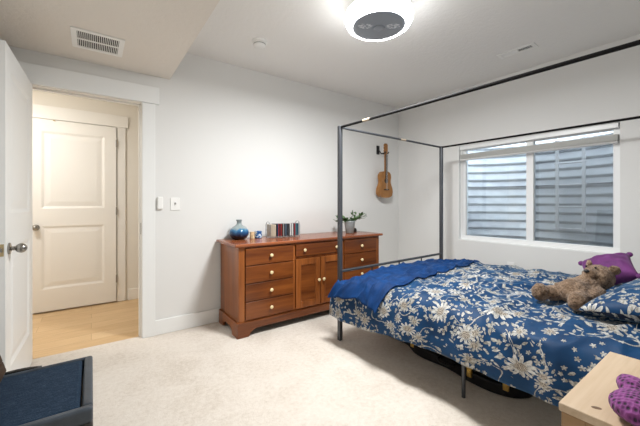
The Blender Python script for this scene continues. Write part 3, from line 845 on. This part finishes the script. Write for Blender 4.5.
# ------------------------------------------------------------------ ukulele on its wall hanger
uk = thing('ukulele', 'small brown wooden ukulele hanging on the wall', 'ukulele', (3.315, YW - .085, 1.25))
uo = [(0, .02), (.004, .07), (.03, .118), (.08, .135), (.13, .128), (.18, .105), (.215, .092), (.25, .094), (.29, .102), (.33, .092), (.36, .06), (.368, .02)]
us = cr([(a, c) for a, c in uo], 5)
up_ = [(-p.y, p.x) for p in us] + [(p.y, p.x) for p in reversed(us)]
obj('body', prism(B(), up_, 'Y', -.032, .036), 'uke', uk, bevel=.004)
b = B(); cyl(b, (0, -.0325, .235), (0, -.0345, .235), .036, seg=28); obj('sound_hole', b, 'uke_dark', uk)
b = B(); box(b, (-.048, -.042, .105), (.048, -.032, .122)); obj('bridge', b, 'uke_dark', uk, bevel=.002)
b = B(); box(b, (-.018, -.034, .34), (.018, -.008, .60)); obj('neck', b, 'uke', uk, bevel=.004)
b = B(); box(b, (-.018, -.041, .268), (.018, -.0345, .60)); obj('fretboard', b, 'uke_dark', uk)
b = B(); prism(b, [(-.020, .60), (-.034, .65), (-.034, .735), (-.02, .752), (.02, .752), (.034, .735), (.034, .65), (.020, .60)], 'Y', -.030, -.012); obj('headstock', b, 'uke', uk, bevel=.003)
for z in (.665, .710):
    for sx_ in (-1, 1):
        b = B(); cyl(b, (sx_ * .034, -.02, z), (sx_ * .044, -.02, z), .003, seg=8); ell(b, (sx_ * .050, -.02, z), (.009, .006, .008), None, 10, 8); obj('tuning_peg', b, 'white_plastic', uk)
b = B()
for k in range(4):
    x = -.012 + k * .008; cyl(b, (x, -.044, .113), (x, -.043, .602), .0007, seg=5)
obj('strings', b, 'string', uk)
hg = thing('wall_hanger', 'black two-pronged wall hanger holding the ukulele', 'wall hanger', (3.315, YW, 1.895))
obj('back_plate', bx((-.075, -.016, -.035), (-.025, 0, .085)), 'black', hg, bevel=.004)
b = B(); tube(b, [(-.05, -.016, .025), (-.05, -.035, .01), (-.03, -.055, -.030), (.03, -.055, -.030)], .006, 8)
obj('arm', b, 'black', hg, smooth=True)
for sx_ in (-1, 1):
    b = B(); tube(b, [(sx_ * .029, -.055, -.030), (sx_ * .029, -.10, -.028), (sx_ * .029, -.125, -.026), (sx_ * .031, -.135, -.010)], .008, 8); obj('prong', b, 'black', hg, smooth=True)

# ------------------------------------------------------------------ nightstand and the crocheted bundle
ns = thing('nightstand', 'pale oak nightstand with a knotty top beside the bed', 'nightstand', (1.088, -.162, 0))
NX, NY, NZ = .535, .50, .60
obj('top', bx((0, 0, NZ - .024), (NX, NY, NZ)), 'oak', ns, bevel=.003)
b = B(); box(b, (.012, .012, .07), (NX - .012, NY - .008, NZ - .024)); obj('carcass', b, 'oak_side', ns)
b = B()
box(b, (.002, .008, 0), (.014, .062, NZ - .024)); box(b, (.002, NY - .062, 0), (.014, NY - .006, NZ - .024)); box(b, (.002, .062, NZ - .075), (.014, NY - .062, NZ - .024)); box(b, (.002, .062, .06), (.014, NY - .062, .11))
obj('side_frame', b, 'oak_side', ns, bevel=.002)
o = obj('drawer', bx((.030, -.010, .34), (NX - .03, .012, .56)), 'oak_side', ns, bevel=.003)
b = B(); ell(b, (NX / 2, -.022, .45), (.014, .012, .014)); obj('knob', b, 'knob_cream', o, smooth=True)
for x in (.002, NX - .045):
    for y in (.008, NY - .05): obj('leg', bx((x, y, 0), (x + .043, y + .043, .075)), 'oak_side', ns)
b = B(); ell(b, (.055, .428, NZ - .0035), (.012, .020, .0045), Matrix.Rotation(.6, 3, 'Z')); obj('knot', b, 'knot', ns, smooth=True)
cb = thing('crochet_toy', 'purple crocheted bundle resting on the oak nightstand', 'soft toy', (1.155, .178, NZ))
pl_b = [((.0, 0, .038), (.072, .066, .038), None), ((.075, .030, .056), (.050, .034, .028), Matrix.Rotation(.5, 3, 'Z')), ((-.025, -.03, .032), (.045, .055, .031), None), ((.05, -.05, .042), (.060, .055, .040), None)]
plush('crochet_body', pl_b, cb, 'crochet', vox=.006, disp=.004)

# ------------------------------------------------------------------ storage ottoman and leaning picture
ot = thing('ottoman', 'dark leather storage ottoman with denim blue cushion top by the door', 'ottoman', (-.24, 1.625, 0))
ow, od, oh = .245, .245, .45
b = B(); box(b, (-ow, -od, .01), (ow, od, .40)); obj('base', b, 'leather_front', ot, bevel=.012, seg=3)
b = B(); 
box(b, (-ow, -od, .395), (ow, -od + .032, oh)); box(b, (-ow, od - .020, .395), (ow, od, oh - .004)); box(b, (-ow, -od + .03, .395), (-ow + .03, od - .02, oh)); box(b, (ow - .032, -od + .03, .395), (ow, od - .018, oh))
obj('rim', b, 'leather', ot, bevel=.010, seg=3)
obj('cushion_top', bx((-ow + .036, -od + .034, .395), (ow - .038, od - .022, oh - .006)), 'denim', ot, bevel=.012, seg=3)
b = B(); tube(b, [(-.10 + .16 * k / 8, od + .004, oh - .010 + .008 * math.sin(PI * k / 8)) for k in range(9)], .007, 8); obj('back_strip', b, 'leather_front', ot, smooth=True)  # dark raised strip along the back rim
for sx_ in (-1, 1):
    for sy_ in (-1, 1):
        b = B(); cyl(b, (sx_ * .2, sy_ * .2, 0), (sx_ * .2, sy_ * .2, .012), .018, seg=12); obj('foot', b, 'black', ot)
pf = thing('picture_frame', 'dark brown wooden picture frame leaning on the ottoman', 'picture frame', (-.300, 1.62, .4625))
pf.rotation_euler = (0, math.radians(-15), 0)
b = B(); fh, fy = .60, .235
box(b, (-.012, -fy, 0), (.012, fy, .045)); box(b, (-.012, -fy, fh - .045), (.012, fy, fh)); box(b, (-.012, -fy, .045), (.012, -fy + .045, fh - .045)); box(b, (-.012, fy - .045, .045), (.012, fy, fh - .045))
obj('frame', b, 'walnut', pf, bevel=.004)
obj('picture', bx((-.008, -fy + .04, .04), (.003, fy - .04, fh - .04)), 'canvas', pf)

# ------------------------------------------------------------------ small fittings on walls and ceiling
lm = thing('ceiling_lamp', 'round white ring ceiling lamp with grey centre, lit', 'ceiling lamp', (1.605, 1.535, ZC))
b = B(); lathe(b, [(.155, -.100), (.16, -.095), (.16, 0)], seg=48); obj('mount', b, 'white_plastic', lm, smooth=False)
b = B(); lathe(b, [(.180, -.196), (.198, -.197), (.216, -.184), (.228, -.160), (.230, -.135), (.225, -.112)], seg=64); obj('diffuser', b, 'lamp_glow', lm, smooth=True)
b = B(); lathe(b, [(.2255, -.1115), (.222, -.104), (.20, -.097), (.12, -.0965)], seg=64); obj('ring_cover', b, glow('ring_cover_fill_glow', (.99, 1.0, 1.0), 1.2), lm, smooth=True)  # glow added to the plastic cover to brighten the ceiling around it
b = B(); lathe(b, [(.0, -.2065), (.06, -.206), (.150, -.203), (.178, -.199), (.179, -.1965), (.0, -.1962)], seg=64); obj('lens', b, 'lens', lm, smooth=True)
b = B(); lathe(b, [(.0, -.213), (.03, -.212), (.042, -.207), (0, -.2055)], seg=24); obj('lens_hub', b, 'lens', lm, smooth=True)
ld = bpy.data.lights.new('lamp_light', 'AREA'); ld.shape = 'DISK'; ld.size = .44; ld.energy = LAMP_POWER; ld.color = (.99, 1.0, 1.0)
lo = bpy.data.objects.new('lamp_light', ld); COL.objects.link(lo); lo.parent = lm; lo.location = (0, 0, -.222)

sd_ = thing('smoke_detector', 'small round white smoke detector on the ceiling', 'smoke detector', (1.19, 2.55, ZC))
b = B(); lathe(b, [(.058, -.022), (.066, -.018), (.066, 0)], seg=32); obj('detector_base', b, 'white_plastic', sd_)
b = B(); lathe(b, [(.0, -.046), (.040, -.045), (.050, -.040), (.054, -.022)], seg=32); obj('detector_cap', b, 'white_plastic', sd_, smooth=True)
b = B(); lathe(b, [(.0525, -.0335), (.0528, -.030), (.0525, -.0265)], seg=32); obj('detector_slot', b, 'grey_dot', sd_)

def vent(name, label, cx, cy, z, lx, ly, mode):
    t = thing(name, label, 'vent', (cx, cy, z)); b = B(); f = .030
    if mode == 'grille':
        f = .032
    box(b, (-lx / 2, -ly / 2, -.008), (lx / 2, -ly / 2 + f, 0)); box(b, (-lx / 2, ly / 2 - f, -.008), (lx / 2, ly / 2, 0))
    box(b, (-lx / 2, -ly / 2 + f, -.008), (-lx / 2 + f, ly / 2 - f, 0)); box(b, (lx / 2 - f, -ly / 2 + f, -.008), (lx / 2, ly / 2 - f, 0))
    if mode == 'grille': box(b, (-lx / 2 + f, -.008, -.007), (lx / 2 - f, .008, 0))
    else: box(b, (-lx / 2 + f, -.012, -.007), (lx / 2 - f, .012, 0))
    obj('vent_frame', b, 'white_plastic', t, bevel=.002)
    obj('shade_sheet', bx((-lx / 2 + .01, -ly / 2 + .01, -.0015), (lx / 2 - .01, ly / 2 - .01, 0)), 'vent_shade', t)  # flat dark sheet; its colour paints the unlit depth behind the slots
    b = B()
    if mode == 'grille':
        n = 22
        for k in range(n):
            x = -lx / 2 + f + (lx - 2 * f) * (k + .5) / n
            for a, c in ((-ly / 2 + f, -.008), (.008, ly / 2 - f)): box(b, (x - .0019, a, -.0065), (x + .0019, c, -.003))
    else:
        for half_, rt_ in ((-1, .9), (1, -.9)):
            a, c = (-ly / 2 + f, -.012) if half_ < 0 else (.012, ly / 2 - f)
            for k in range(6):
                x = -lx / 2 + f + (lx - 2 * f) * (k + .5) / 6
                w_ = .0008 if half_ < 0 else .0045; box(b, (x - w_, a, -.0052), (x + w_, c, -.0042))
    obj('vent_louvre', b, 'trim' if mode != 'grille' else 'white_plastic', t)
    return t
vent('return_vent', 'square white return air grille with dark slots on the soffit', .04, 2.715, 2.30, .30, .31, 'grille')
v2 = vent('supply_vent', 'narrow white supply air register on the ceiling near the window', 3.195, 1.315, ZC, .115, .31, 'register'); v2.rotation_euler.z = math.radians(2)

sw = thing('dimmer_remote', 'white rounded light control beside the door frame', 'light switch', (.493, YW, 1.17))
b = B(); box(b, (-.020, -.012, -.052), (.026, 0, .056)); obj('cradle', b, 'white_plastic', sw, bevel=.006)
b = B(); box(b, (-.017, -.026, -.050), (.027, -.012, .060)); obj('remote_body', b, 'white_plastic', sw, bevel=.008, seg=3)
sw = thing('light_switch', 'white wall switch plate with a small toggle', 'light switch', (.625, YW, 1.165))
obj('plate', bx((-.040, -.006, -.058), (.040, 0, .058)), 'white_plastic', sw, bevel=.003)
b = B(); box(b, (-.006, -.016, -.004), (.006, -.006, .014)); obj('toggle', b, 'grey_dot', sw, bevel=.002)
ou = thing('wall_outlet', 'white socket plate on the wall below the window', 'outlet', (XW, 1.585, .475))
obj('plate', bx((-.006, -.037, -.058), (0, .037, .058)), 'white_plastic', ou, bevel=.003)
for z in (-.026, .026):
    b = B(); box(b, (-.008, -.018, z - .016), (-.006, .018, z + .016)); obj('socket', b, 'white_plastic', ou)

# hall ceiling lamp (out of view, lights the hall)
hl = thing('hall_lamp', 'round flush ceiling lamp lighting the hall', 'ceiling lamp', (-.80, 3.48, 2.45))
b = B(); lathe(b, [(.0, -.07), (.08, -.065), (.13, -.04), (.15, 0)], seg=40); obj('shade', b, glow('hall_lamp_glow', (1, .93, .85), 2.0), hl, smooth=True)
ld = bpy.data.lights.new('hall_light', 'AREA'); ld.shape = 'DISK'; ld.size = .3; ld.energy = HALL_POWER; ld.color = (1.0, .995, .985)
lo = bpy.data.objects.new('hall_light', ld); COL.objects.link(lo); lo.parent = hl; lo.location = (0, 0, -.085)
